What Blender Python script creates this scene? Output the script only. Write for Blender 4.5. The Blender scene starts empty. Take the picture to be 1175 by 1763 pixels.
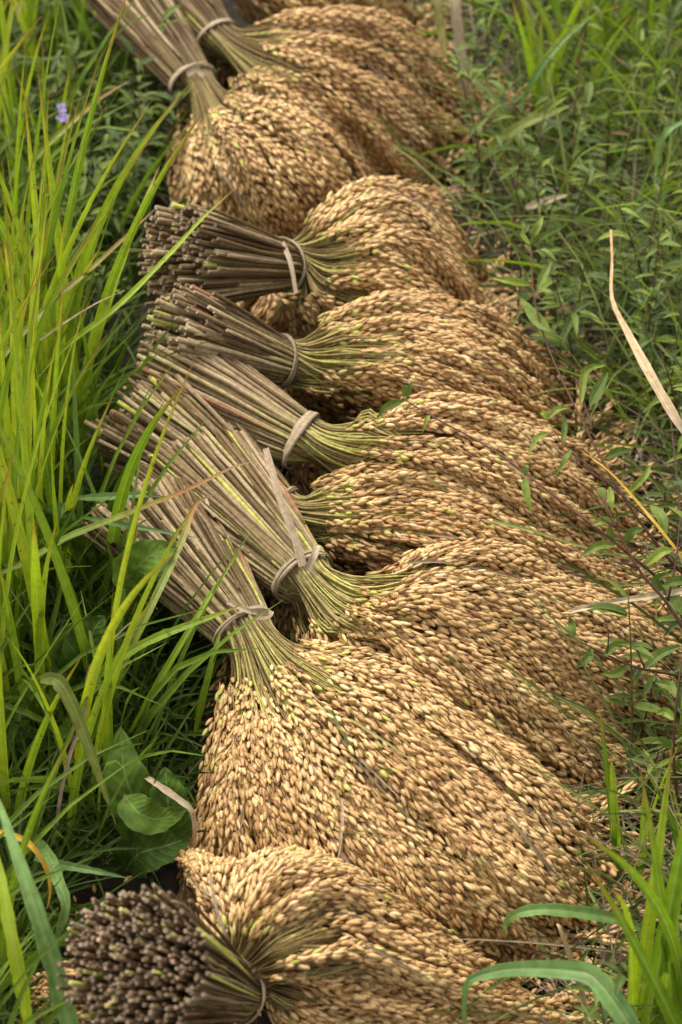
import bpy, math, random
import numpy as np
from mathutils import Vector, Matrix

random.seed(7)
rng = np.random.default_rng(7)
SC = bpy.context.scene
COL = SC.collection
PW, PH = 1175.0, 1763.0

# ------------------------------------------------------------------ camera
PITCH = math.radians(40.0)
HALF = math.radians(10.9)
CAMZ = 1.32
cam_d = bpy.data.cameras.new('camera')
cam = bpy.data.objects.new('camera', cam_d)
COL.objects.link(cam)
cam.location = (0, 0, CAMZ)
cam.rotation_euler = (math.radians(90) - PITCH, 0, 0)
cam_d.sensor_fit = 'VERTICAL'
cam_d.sensor_height = 36.0
cam_d.lens = 18.0 / math.tan(HALF)
cam_d.clip_start = 0.05
cam_d.clip_end = 500
cam_d.dof.use_dof = True
cam_d.dof.focus_distance = 1.80
cam_d.dof.aperture_fstop = 10.0
SC.camera = cam

# ------------------------------------------------------------------ light
w = bpy.data.worlds.new('World')
SC.world = w
w.use_nodes = True
nt = w.node_tree
bg = nt.nodes['Background']
sky = nt.nodes.new('ShaderNodeTexSky')
sky.sky_type = 'NISHITA'
sky.sun_disc = False
sky.sun_elevation = math.radians(60)
sky.sun_rotation = math.radians(325)
sky.dust_density = 4.0
sky.air_density = 1.0
hs = nt.nodes.new('ShaderNodeHueSaturation')      # thin cloud: the blue of the sky is mostly washed out
hs.inputs['Saturation'].default_value = 0.12
nt.links.new(sky.outputs[0], hs.inputs['Color'])
nt.links.new(hs.outputs[0], bg.inputs[0])
bg.inputs[1].default_value = 0.15
sl = bpy.data.lights.new('sun', 'SUN')
sl.energy = 1.0
sl.angle = math.radians(28)
sl.color = (1.0, 0.95, 0.86)
so = bpy.data.objects.new('sun', sl)
COL.objects.link(so)
az, el = math.radians(325), math.radians(60)
ldir = Vector((math.sin(az) * math.cos(el), math.cos(az) * math.cos(el), math.sin(el)))
so.rotation_euler = ldir.to_track_quat('Z', 'Y').to_euler()
SC.view_settings.view_transform = 'Standard'
SC.view_settings.look = 'None'
SC.view_settings.gamma = 1.0
SC.view_settings.exposure = 1.3

# ------------------------------------------------------------------ pixel -> world
TH = math.tan(HALF)
CP, SP = math.cos(PITCH), math.sin(PITCH)
def W(px, py, h=0.0):
    x = (px - PW / 2) / (PH / 2) * TH
    y = -(py - PH / 2) / (PH / 2) * TH
    d = np.array([x, CP + y * SP, -SP + y * CP])
    t = (h - CAMZ) / d[2]
    return np.array([0, 0, CAMZ]) + d * t
def toP(p):
    q = p - np.array([0, 0, CAMZ])
    f = q[..., 1] * CP - q[..., 2] * SP
    uy = q[..., 1] * SP + q[..., 2] * CP
    return q[..., 0] / f / TH * PH / 2 + PW / 2, PH / 2 - uy / f / TH * PH / 2

def cr(P, t):
    """Catmull-Rom through P (n,...,3) at t (m) in [0,n-1] -> (m,...,3)"""
    P = np.asarray(P, float)
    n = len(P)
    E = np.concatenate([[2 * P[0] - P[1]], P, [2 * P[-1] - P[-2]]])
    t = np.asarray(t, float)
    i = np.clip(np.floor(t).astype(int), 0, n - 2)
    f = (t - i).reshape((-1,) + (1,) * (P.ndim - 1))
    a, b, c, d = E[i], E[i + 1], E[i + 2], E[i + 3]
    return 0.5 * (2 * b + (c - a) * f + (2 * a - 5 * b + 4 * c - d) * f ** 2 + (3 * b - a - 3 * c + d) * f ** 3)

def nz(v):
    return v / np.maximum(np.linalg.norm(v, axis=-1, keepdims=True), 1e-9)

# ------------------------------------------------------------------ mesh collector
class MB:
    def __init__(s):
        s.v = []; s.q = []; s.t = []; s.n = 0; s.a = []; s.r = []; s.c = []
    def add(s, v, q=None, t=None, a=0.0, r=0.0, c=0.0):
        v = np.asarray(v, float).reshape(-1, 3)
        k = len(v)
        if q is not None and len(q): s.q.append(np.asarray(q, int).reshape(-1, 4) + s.n)
        if t is not None and len(t): s.t.append(np.asarray(t, int).reshape(-1, 3) + s.n)
        s.a.append(np.broadcast_to(np.asarray(a, float), (k,)).copy() if np.ndim(a) == 0 else np.asarray(a, float).ravel())
        s.r.append(np.broadcast_to(np.asarray(r, float), (k,)).copy() if np.ndim(r) == 0 else np.asarray(r, float).ravel())
        s.c.append(np.full(k, c) if np.ndim(c) == 0 else np.asarray(c, float).ravel())
        s.v.append(v); s.n += k
    def build(s, name, mat, parent=None, smooth=True, origin=None):
        V = np.concatenate(s.v)
        if parent is not None: V = V - np.array(parent.location)
        elif origin is not None: V = V - origin
        Q = np.concatenate(s.q) if s.q else np.zeros((0, 4), int)
        T = np.concatenate(s.t) if s.t else np.zeros((0, 3), int)
        me = bpy.data.meshes.new(name)
        me.vertices.add(len(V)); me.vertices.foreach_set('co', V.ravel().astype(np.float32))
        nl = Q.size + T.size
        me.loops.add(nl)
        me.loops.foreach_set('vertex_index', np.concatenate([Q.ravel(), T.ravel()]).astype(np.int32))
        me.polygons.add(len(Q) + len(T))
        st = np.concatenate([np.arange(len(Q)) * 4, Q.size + np.arange(len(T)) * 3]).astype(np.int32)
        me.polygons.foreach_set('loop_start', st)
        me.polygons.foreach_set('use_smooth', np.full(len(Q) + len(T), smooth))
        me.update(calc_edges=True)
        for nm, arr in (('along', s.a), ('rnd', s.r), ('across', s.c)):
            at = me.attributes.new(nm, 'FLOAT', 'POINT')
            at.data.foreach_set('value', np.concatenate(arr).astype(np.float32))
        me.materials.append(mat)
        o = bpy.data.objects.new(name, me)
        COL.objects.link(o)
        if parent is not None: o.parent = parent
        elif origin is not None: o.location = origin
        return o

def frames(P):
    """tangents and two normals for paths P (S,K,3)"""
    T = np.gradient(P, axis=-2)
    T = nz(T)
    up = np.array([0.03, 0.02, 1.0])
    A = nz(np.cross(T, up))
    B = np.cross(A, T)
    return T, A, B

def tubes(mb, P, R, a, r, sides=6, hollow=False, squash=1.0):
    """P (S,K,3), R (S,K) radii, a (K) or (S,K) along value, r (S,)"""
    S, K, _ = P.shape
    T, A, B = frames(P)
    ang = np.arange(sides) * 2 * math.pi / sides
    ring = (np.cos(ang)[None, None, :, None] * A[:, :, None] + np.sin(ang)[None, None, :, None] * B[:, :, None] * squash)
    V = P[:, :, None] + ring * R[:, :, None, None]
    a = np.broadcast_to(a, (S, K)) if np.ndim(a) < 2 else a
    a2 = np.repeat(a[:, :, None], sides, 2)
    if hollow:
        e0 = P[:, :1, None] + ring[:, :1] * (R[:, :1, None, None] * .52)
        e1 = P[:, :1, None] + T[:, :1, None] * 0.004 + ring[:, :1] * (R[:, :1, None, None] * .42)
        V = np.concatenate([e1, e0, V], 1)
        K += 2
        a2 = np.concatenate([np.full((S, 1, sides), -0.4), np.full((S, 1, sides), -0.2), a2], 1)
    base = np.arange(S)[:, None, None] * (K * sides) + np.arange(K - 1)[None, :, None] * sides
    i = np.arange(sides)[None, None]; j = (i + 1) % sides
    q = np.stack([base + i, base + j, base + sides + j, base + sides + i], -1)
    tr = []
    for rowi in (0, K - 1):
        b0 = np.arange(S)[:, None] * (K * sides) + rowi * sides
        kk = np.arange(1, sides - 1)[None]
        f = np.stack([b0 + 0 * kk, b0 + kk + 1, b0 + kk] if rowi == 0 else [b0 + 0 * kk, b0 + kk, b0 + kk + 1], -1)
        tr.append(f.reshape(-1, 3))
    mb.add(V, q.reshape(-1, 4), np.concatenate(tr), a2, np.repeat(r, K * sides))

def blade(mb, P, width, r=0.5, fold=0.25, nrm=None, prof=None, seg=14, twist=0.0, a0=0.0, a1=1.0, thick=0.00035):
    """leaf ribbon along the path P, folded along its midrib; real (small) thickness"""
    P = np.asarray(P, float)
    p = cr(P, np.linspace(0, len(P) - 1, seg)) if len(P) > 1 else P
    T = nz(np.gradient(p, axis=0))
    n0 = np.array([0, -0.5, 0.85]) if nrm is None else np.asarray(nrm, float)
    A = nz(np.cross(T, n0[None])); N = nz(np.cross(A, T))
    s = np.linspace(0, 1, seg)
    if twist:
        c, sn = np.cos(twist * s)[:, None], np.sin(twist * s)[:, None]
        A, N = A * c + N * sn, N * c - A * sn
    if prof is None: prof = lambda t: np.minimum(1, 0.45 + t * 2.2) * (1 - t ** 2.6) ** 0.9
    wd = (prof(s) * width / 2 * (1 + (.07 * np.sin(s * 43 + r * 50) + .05 * np.sin(s * 97 + r * 90)) * (seg > 16)))[:, None]
    wd = np.maximum(wd, 0.00015)
    L = p - A * wd + N * wd * fold
    M = p
    Rr = p + A * wd + N * wd * fold
    V = np.stack([L, M, M, Rr], 1)
    b = (np.arange(seg - 1) * 4)[:, None]
    q = np.concatenate([b + [0, 1, 5, 4], b + [2, 3, 7, 6]])
    av = np.repeat(a0 + (a1 - a0) * s, 4)
    mb.add(V, q, None, av, r, np.tile([-1.0, 0.0, 0.0, 1.0], seg))

# ------------------------------------------------------------------ materials
def mat(name):
    m = bpy.data.materials.new(name)
    m.use_nodes = True
    m.node_tree.nodes.clear()
    return m, m.node_tree.nodes, m.node_tree.links
def attr(N, nm):
    a = N.new('ShaderNodeAttribute'); a.attribute_name = nm
    return a.outputs['Fac']
def ramp(N, L, fac, stops):
    r = N.new('ShaderNodeValToRGB')
    while len(r.color_ramp.elements) < len(stops): r.color_ramp.elements.new(0.5)
    for e, (p, c) in zip(r.color_ramp.elements, stops):
        e.position = p; e.color = (*c, 1)
    if fac is not None: L.new(fac, r.inputs[0])
    return r.outputs[0]
def mixc(N, L, f, a, b, mode='MIX'):
    m = N.new('ShaderNodeMix'); m.data_type = 'RGBA'; m.blend_type = mode
    for k, v in ((0, f), (6, a), (7, b)):
        if isinstance(v, (int, float)): m.inputs[k].default_value = v
        elif isinstance(v, tuple): m.inputs[k].default_value = (*v, 1)
        else: L.new(v, m.inputs[k])
    return m.outputs[2]
def math_(N, L, op, a, b=0.0):
    m = N.new('ShaderNodeMath'); m.operation = op
    for k, v in ((0, a), (1, b)):
        if isinstance(v, (int, float)): m.inputs[k].default_value = v
        else: L.new(v, m.inputs[k])
    return m.outputs[0]
def noise(N, L, scale, detail=3, vec=None):
    n = N.new('ShaderNodeTexNoise'); n.inputs['Scale'].default_value = scale; n.inputs['Detail'].default_value = detail
    if vec is None:
        g = N.new('ShaderNodeNewGeometry'); vec = g.outputs['Position']
    L.new(vec, n.inputs['Vector'])
    return n.outputs['Fac']
def finish(N, L, col, rough=0.6, spec=0.3, trans=0.0, bump=None, bstr=0.3, tcol=None, bdist=0.0004):
    p = N.new('ShaderNodeBsdfPrincipled')
    L.new(col, p.inputs['Base Color'])
    p.inputs['Roughness'].default_value = rough
    p.inputs['Specular IOR Level'].default_value = spec
    if bump is not None:
        b = N.new('ShaderNodeBump'); b.inputs['Strength'].default_value = bstr; b.inputs['Distance'].default_value = bdist
        L.new(bump, b.inputs['Height']); L.new(b.outputs[0], p.inputs['Normal'])
    out = N.new('ShaderNodeOutputMaterial')
    if trans > 0:
        t = N.new('ShaderNodeBsdfTranslucent'); L.new(tcol if tcol is not None else col, t.inputs[0])
        mx = N.new('ShaderNodeMixShader'); mx.inputs[0].default_value = trans
        L.new(p.outputs[0], mx.inputs[1]); L.new(t.outputs[0], mx.inputs[2]); L.new(mx.outputs[0], out.inputs[0])
    else: L.new(p.outputs[0], out.inputs[0])

def make_grain():
    m, N, L = mat('rice_grain')
    r = attr(N, 'rnd'); a = attr(N, 'along')
    base = ramp(N, L, r, [(0, (.26, .125, .045)), (.12, (.43, .25, .09)), (.45, (.61, .385, .155)), (.8, (.75, .51, .235)),
                          (.93, (.82, .61, .32)), (.965, (.50, .50, .11)), (1, (.24, .12, .05))])
    tip = ramp(N, L, a, [(0, (.30, .25, .20)), (.14, (.62, .58, .52)), (.36, (1, 1, 1)), (.85, (1, 1, 1)), (1, (.62, .52, .42))])
    c = mixc(N, L, 1.0, base, tip, 'MULTIPLY')
    n = noise(N, L, 900, 2)
    nn = ramp(N, L, n, [(.3, (.80, .76, .72)), (.65, (1, 1, 1))])
    c = mixc(N, L, 1.0, c, nn, 'MULTIPLY')
    big = ramp(N, L, noise(N, L, 9, 3), [(.32, (.82, .76, .70)), (.62, (1, 1, 1))])
    c = mixc(N, L, 1.0, c, big, 'MULTIPLY')
    finish(N, L, c, rough=.48, spec=.32, bump=noise(N, L, 1500, 2), bstr=.35, trans=0.06)
    return m
def make_stalk():
    m, N, L = mat('rice_stalk')
    r = attr(N, 'rnd'); a = attr(N, 'along')
    butt = ramp(N, L, r, [(0, (.075, .045, .02)), (.25, (.15, .10, .042)), (.5, (.24, .17, .095)), (.72, (.38, .285, .165)), (.88, (.33, .30, .10)), (.95, (.42, .43, .09)), (1, (.28, .13, .07))])
    mid = ramp(N, L, r, [(0, (.10, .07, .035)), (.3, (.19, .14, .06)), (.6, (.27, .215, .10)), (.85, (.34, .31, .10)), (1, (.38, .38, .09))])
    neck = ramp(N, L, r, [(0, (.20, .13, .055)), (.4, (.31, .25, .09)), (.7, (.36, .33, .08)), (.88, (.40, .41, .08)), (1, (.52, .40, .17))])
    f1 = ramp(N, L, a, [(.3, (0, 0, 0)), (.75, (1, 1, 1))])
    f2 = ramp(N, L, a, [(.72, (0, 0, 0)), (.95, (1, 1, 1))])
    c = mixc(N, L, f1, butt, mid); c = mixc(N, L, f2, c, neck)
    # cut end: pale rim, dark pith hole
    rim = math_(N, L, 'LESS_THAN', a, -0.1); hole = math_(N, L, 'LESS_THAN', a, -0.3)
    c = mixc(N, L, rim, c, mixc(N, L, r, (.34, .25, .19), (.68, .54, .38)))
    c = mixc(N, L, hole, c, (.045, .028, .018))
    st = noise(N, L, 260, 4)
    c = mixc(N, L, 1.0, c, ramp(N, L, st, [(.3, (.66, .62, .58)), (.62, (1.06, 1.04, 1.0))]), 'MULTIPLY')
    finish(N, L, c, rough=.7, spec=.12, bump=noise(N, L, 700, 3), bstr=.5)
    return m
def simple(name, stops, scale=200, rough=.7, trans=0.0, by='rnd', tipstops=None, spec=.25, tmul=None, nlo=.7):
    vein = name in ('bright_rice_leaf', 'blue_green_leaf', 'pale_grass_leaf', 'red_green_leaf', 'olive_red_leaf', 'dry_straw_band', 'dry_leaf', 'dry_litter')
    m, N, L = mat(name)
    c = ramp(N, L, attr(N, by), stops)
    if tipstops is not None:
        a = attr(N, 'along')
        tc = ramp(N, L, a, [(p, k) for p, k, f in tipstops])
        tf = ramp(N, L, a, [(p, (f, f, f)) for p, k, f in tipstops])
        c = mixc(N, L, tf, c, tc)
    c = mixc(N, L, 1.0, c, ramp(N, L, noise(N, L, scale, 3), [(.3, (nlo,) * 3), (.65, (1.05,) * 3)]), 'MULTIPLY')
    if vein:
        cv = N.new('ShaderNodeCombineXYZ'); L.new(math_(N, L, 'MULTIPLY', attr(N, 'across'), 5.0), cv.inputs[0])
        L.new(math_(N, L, 'MULTIPLY', attr(N, 'along'), 1.2), cv.inputs[1]); L.new(math_(N, L, 'MULTIPLY', attr(N, 'rnd'), 37.0), cv.inputs[2])
        c = mixc(N, L, 1.0, c, ramp(N, L, noise(N, L, 1.6, 3, cv.outputs[0]), [(.32, (.62, .68, .6)), (.55, (1, 1, 1)), (.75, (1.18, 1.14, 1.1))]), 'MULTIPLY')
        ab = math_(N, L, 'ABSOLUTE', attr(N, 'across')); mid = math_(N, L, 'LESS_THAN', ab, .10)
        c = mixc(N, L, math_(N, L, 'MULTIPLY', mid, .0 if name.startswith('dry') else .45), c, (.34, .40, .16))
    if vein:
        c = mixc(N, L, ramp(N, L, noise(N, L, 210, 2), [(.66, (0, 0, 0)), (.70, (.75, .75, .75))]), c, (.22, .12, .04))
    tc = None
    if tmul: tc = mixc(N, L, 1.0, c, tmul, 'MULTIPLY')
    finish(N, L, c, rough=rough, spec=spec, trans=trans, bump=noise(N, L, scale * 2.5, 2), bstr=.25, tcol=tc)
    return m
def make_broad():
    m, N, L = mat('broad_leaf')
    c = ramp(N, L, attr(N, 'rnd'), [(0, (.05, .10, .01)), (1, (.12, .20, .018))])
    ab = math_(N, L, 'ABSOLUTE', attr(N, 'across')); al = attr(N, 'along')
    w_ = math_(N, L, 'SINE', math_(N, L, 'MULTIPLY', math_(N, L, 'SUBTRACT', al, math_(N, L, 'MULTIPLY', ab, .22)), 62.0))
    side = ramp(N, L, w_, [(.82, (0, 0, 0)), (.98, (.5, .5, .5))])
    c = mixc(N, L, side, c, (.12, .2, .04))
    c = mixc(N, L, math_(N, L, 'LESS_THAN', ab, .05), c, (.16, .24, .06))
    c = mixc(N, L, 1.0, c, ramp(N, L, noise(N, L, 110, 4), [(.3, (.6, .6, .5)), (.62, (1.05, 1.05, 1))]), 'MULTIPLY')
    c = mixc(N, L, ramp(N, L, noise(N, L, 160, 2), [(.68, (0, 0, 0)), (.72, (.8, .8, .8))]), c, (.10, .06, .02))
    finish(N, L, c, rough=.65, spec=.2, trans=.22, bump=w_, bstr=.25, bdist=.0006)
    return m
M = {}
M['grain'] = make_grain()
M['stalk'] = make_stalk()
M['band'] = simple('dry_straw_band', [(0, (.27, .19, .12)), (.5, (.36, .26, .165)), (1, (.45, .34, .22))], 350)
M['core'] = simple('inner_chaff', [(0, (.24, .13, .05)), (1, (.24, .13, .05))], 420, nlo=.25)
M['bright'] = simple('bright_rice_leaf', [(0, (.07, .14, .012)), (.35, (.18, .29, .015)), (.7, (.29, .39, .018)), (1, (.40, .46, .025))],
                     120, rough=.5, trans=.38, tipstops=[(0, (.10, .2, .02), 0.0), (.75, (.3, .3, .03), 0.0), (.9, (.32, .17, .03), .55), (1, (.26, .06, .03), .9)], tmul=(1.25, 1.25, .7), nlo=.8)
M['grass'] = simple('low_grass_leaf', [(0, (.04, .07, .009)), (.4, (.085, .14, .013)), (.8, (.15, .23, .02)), (1, (.24, .31, .03))], 120, rough=.55, trans=.3, tmul=(1.2, 1.2, .8))
M['pale'] = simple('pale_grass_leaf', [(0, (.05, .08, .015)), (.5, (.14, .18, .03)), (.85, (.25, .28, .06)), (1, (.38, .34, .12))], 120, rough=.55, trans=.3)
M['blue'] = simple('blue_green_leaf', [(0, (.09, .18, .045)), (1, (.19, .31, .08))], 160, rough=.5, trans=.3, tipstops=[(0, (.1, .2, .05), 0.0), (.88, (.2, .2, .06), 0.0), (1, (.25, .17, .07), .9)])
M['weed'] = simple('weed_leaf', [(0, (.045, .068, .012)), (.35, (.095, .14, .018)), (.75, (.17, .22, .025)), (.9, (.24, .30, .04)), (.95, (.15, .045, .035)), (1, (.34, .20, .05))], 200, rough=.55, trans=.28)
M['broad'] = make_broad()
M['stem'] = simple('red_brown_stem', [(0, (.075, .028, .02)), (.6, (.11, .05, .025)), (1, (.12, .13, .035))], 200)
M['litter'] = simple('dry_litter', [(0, (.10, .065, .04)), (.5, (.22, .15, .09)), (.85, (.36, .26, .16)), (1, (.48, .37, .23))], 200)
M['drytan'] = simple('dry_leaf', [(0, (.46, .29, .13)), (1, (.60, .44, .27))], 150, tipstops=[(0, (.55, .42, .28), .8), (.55, (.45, .30, .15), .4), (1, (.42, .20, .07), .7)])
M['orange'] = simple('orange_yellow_leaf', [(0, (.50, .27, .03)), (1, (.55, .36, .05))], 150, trans=.25)
M['bicolor'] = simple('red_green_leaf', [(0, (.20, .27, .03)), (1, (.27, .33, .04))], 150, rough=.5, trans=.3,
                      tipstops=[(0, (.2, .26, .03), 0.0), (.45, (.3, .27, .04), .3), (.68, (.40, .13, .04), .85), (1, (.36, .24, .14), .9)])
M['olive'] = simple('olive_red_leaf', [(0, (.20, .22, .03)), (1, (.26, .26, .04))], 150, rough=.5, trans=.3,
                    tipstops=[(0, (.2, .25, .03), 0.0), (.5, (.28, .22, .04), .5), (.85, (.30, .10, .04), .9), (1, (.22, .12, .08), .9)])
M['petal'] = simple('lilac_petal', [(0, (.50, .38, .68)), (1, (.62, .52, .78))], 200, trans=.3)
def make_soil():
    m, N, L = mat('damp_soil')
    c = ramp(N, L, noise(N, L, 30, 6), [(.3, (.014, .011, .007)), (.55, (.035, .025, .014)), (.75, (.05, .045, .022))])
    finish(N, L, c, rough=.9, spec=.15, bump=noise(N, L, 90, 6), bstr=.8, bdist=.006)
    return m
M['soil'] = make_soil()

# ------------------------------------------------------------------ things
def thing(name, label, cat, loc, group=None, kind=None):
    o = bpy.data.objects.new(name, None); COL.objects.link(o)
    o.empty_display_size = 0.02
    o.location = loc; o['label'] = label; o['category'] = cat
    if group: o['group'] = group
    if kind: o['kind'] = kind
    return o
def tag(o, label=None, cat=None, group=None, kind=None):
    if label: o['label'] = label
    if cat: o['category'] = cat
    if group: o['group'] = group
    if kind: o['kind'] = kind
    return o

# ------------------------------------------------------------------ ground
def gheight(x, y):
    return (0.006 * np.sin(x * 21 + 1.3) * np.sin(y * 17 + .4) + 0.004 * np.sin(x * 47 + y * 31) + 0.003 * np.sin(x * 83 - y * 97)) * np.exp(-((x) ** 2 + (y - 1.6) ** 2) / 6) - 0.008
def ground():
    g = np.linspace(-1, 1, 220)
    gx = np.sign(g) * (np.abs(g) * 0.9 + np.abs(g) ** 7 * 150)
    X, Y = np.meshgrid(gx, gx + 1.6, indexing='ij')
    Z = gheight(X, Y)
    n = len(g)
    i, j = np.meshgrid(np.arange(n - 1), np.arange(n - 1), indexing='ij')
    q = np.stack([i * n + j, (i + 1) * n + j, (i + 1) * n + j + 1, i * n + j + 1], -1)
    mb = MB(); mb.add(np.stack([X, Y, Z], -1), q.reshape(-1, 4))
    tag(mb.build('ground', M['soil']), kind='structure')
ground()

# ------------------------------------------------------------------ grain template
SIDES = 5
_t = np.array([.10, .36, .68, .91]); _r = np.array([.50, 1.0, .88, .38])
_ang = np.arange(SIDES) * 2 * math.pi / SIDES + .3
GV = [[0, 0, 0]]; GA = [0.0]
for t_, r_ in zip(_t, _r):
    for a_ in _ang:
        GV.append([t_, math.cos(a_) * r_, math.sin(a_) * r_ * .82]); GA.append(t_)
GV.append([1, 0, 0]); GA.append(1.0)
GV = np.array(GV); GA = np.array(GA); GN = len(GV)
GT = [[0, 1 + (i + 1) % SIDES, 1 + i] for i in range(SIDES)] + [[GN - 1, 1 + 3 * SIDES + i, 1 + 3 * SIDES + (i + 1) % SIDES] for i in range(SIDES)]
GQ = [[1 + k * SIDES + i, 1 + k * SIDES + (i + 1) % SIDES, 1 + (k + 1) * SIDES + (i + 1) % SIDES, 1 + (k + 1) * SIDES + i] for k in range(3) for i in range(SIDES)]
GT = np.array(GT); GQ = np.array(GQ)
def grains(mb, P, X, Nn, Lg, Wd, r):
    """P base (n,3), X axis, Nn normal"""
    X = nz(X); Y = nz(np.cross(Nn, X)); Z = np.cross(X, Y)
    V = P[:, None] + X[:, None] * (GV[None, :, :1] * Lg[:, None, None]) + Y[:, None] * (GV[None, :, 1:2] * Wd[:, None, None]) + Z[:, None] * (GV[None, :, 2:] * Wd[:, None, None])
    n = len(P); off = (np.arange(n) * GN)[:, None, None]
    mb.add(V, (GQ[None] + off).reshape(-1, 4), (GT[None] + off).reshape(-1, 3), np.tile(GA, n), np.repeat(r, GN))

# ------------------------------------------------------------------ surface patch of a seed head
class Patch:
    NU, NV = 90, 110
    def __init__(s, rails, seed, far=True, lump=1.0):
        R = np.array([[W(*p) for p in rl] for rl in rails])          # (n,6,3)
        ext = R[:, -1] + (R[:, -1] - R[:, -2]) * .35
        ext[:, 2] = np.maximum(ext[:, 2], .004)
        R = np.concatenate([R, ext[:, None]], 1)
        if far:
            k = np.array([.012, .03, .045, .05, .05, .045, .045])
            f1 = R[0].copy(); f1[:, 1] += k; f1[:, 2] = np.maximum(f1[:, 2] - k * 1.1, .005)
            f2 = R[0].copy(); f2[:, 1] += k * 1.5; f2[:, 2] = np.maximum(f2[:, 2] - k * 3.0, .0)
            R = np.concatenate([[f2], [f1], R])
        nr = len(R)
        s.far_u = (2.0 / (nr - 1)) if far else 0.0
        G = cr(R, np.linspace(0, nr - 1, s.NU))                        # (NU,7,3)
        G = np.swapaxes(cr(np.swapaxes(G, 0, 1), np.linspace(0, 6, s.NV)), 0, 1)
        G[..., 2] = np.maximum(G[..., 2], 0.003)
        rs = np.random.default_rng(seed)
        dv = np.gradient(G, axis=1); du = np.gradient(G, axis=0)
        Nn = nz(np.cross(dv, du))
        flip = np.sign((Nn * np.array([0, -.5, 1.0])).sum(-1, keepdims=True).mean())
        Nn *= flip
        U, Vv = np.meshgrid(np.linspace(0, 1, s.NU), np.linspace(0, 1, s.NV), indexing='ij')
        D = 0
        for _ in range(10):
            D = D + rs.uniform(.0007, .0021) * np.sin(2 * math.pi * (U * rs.uniform(4, 15) + Vv * rs.uniform(-2.2, 2.2)) + rs.uniform(0, 6.3))
        G = G + Nn * (D * lump * np.minimum(1, Vv * 4))[..., None]
        dv = np.gradient(G, axis=1); du = np.gradient(G, axis=0)
        s.G = G; s.N = nz(np.cross(dv, du) * flip)
        s.lv = np.linalg.norm(dv, axis=-1) * (s.NV - 1)
        s.lu = np.linalg.norm(du, axis=-1) * (s.NU - 1)
        s.area = np.linalg.norm(np.cross(dv, du), axis=-1)
    def ev(s, A, u, v):
        x = np.clip(u, 0, 1) * (s.NU - 1); y = np.clip(v, 0, 1) * (s.NV - 1)
        i = np.minimum(x.astype(int), s.NU - 2); j = np.minimum(y.astype(int), s.NV - 2)
        fx = x - i; fy = y - j
        if A.ndim == 3: fx = fx[..., None]; fy = fy[..., None]
        return A[i, j] * (1 - fx) * (1 - fy) + A[i + 1, j] * fx * (1 - fy) + A[i, j + 1] * (1 - fx) * fy + A[i + 1, j + 1] * fx * fy

NGR = [0]
def fray(recs, pt, rs):
    """loose panicle tips that run out straight over the ground past the end of the fan"""
    n = int(pt.lu[:, -12].mean() / .011)
    u = np.clip(rs.uniform(pt.far_u * .8, 1, n), .01, .99); v = rs.uniform(.78, .97, n)
    p = pt.ev(pt.G, u, v); t = nz(pt.ev(pt.G, u, np.minimum(v + .03, 1)) - pt.ev(pt.G, u, v - .02)); nn = pt.ev(pt.N, u, v)
    b = nz(np.cross(nn, t)); t = nz(t + b * rs.normal(0, .38, n)[:, None] + nn * rs.uniform(.0, .25, n)[:, None])
    K = 9; P = np.zeros((n, 2, K, 3)); Nk = np.zeros_like(P)
    q = p + nn * .001
    for k in range(K):
        for j in (0, 1):
            P[:, j, k] = q + b * ((j - .5) * .0042 * (1 - k / K * .8))
        Nk[:, :, k] = nz(nn * (1 - k / K) + np.array([0, 0, 1.0]) * k / K)[:, None]
        q = q + t * .0062; t = nz(t + np.array([0, 0, -.10])); q[:, 2] = np.maximum(q[:, 2], .004)
        t[:, 2] = np.where(q[:, 2] <= .0041, np.maximum(t[:, 2], 0), t[:, 2])
    recs.append((P, Nk, np.ones((n, 2, K), bool), np.zeros(n), np.ones((n, 2, K)) * .9))
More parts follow.
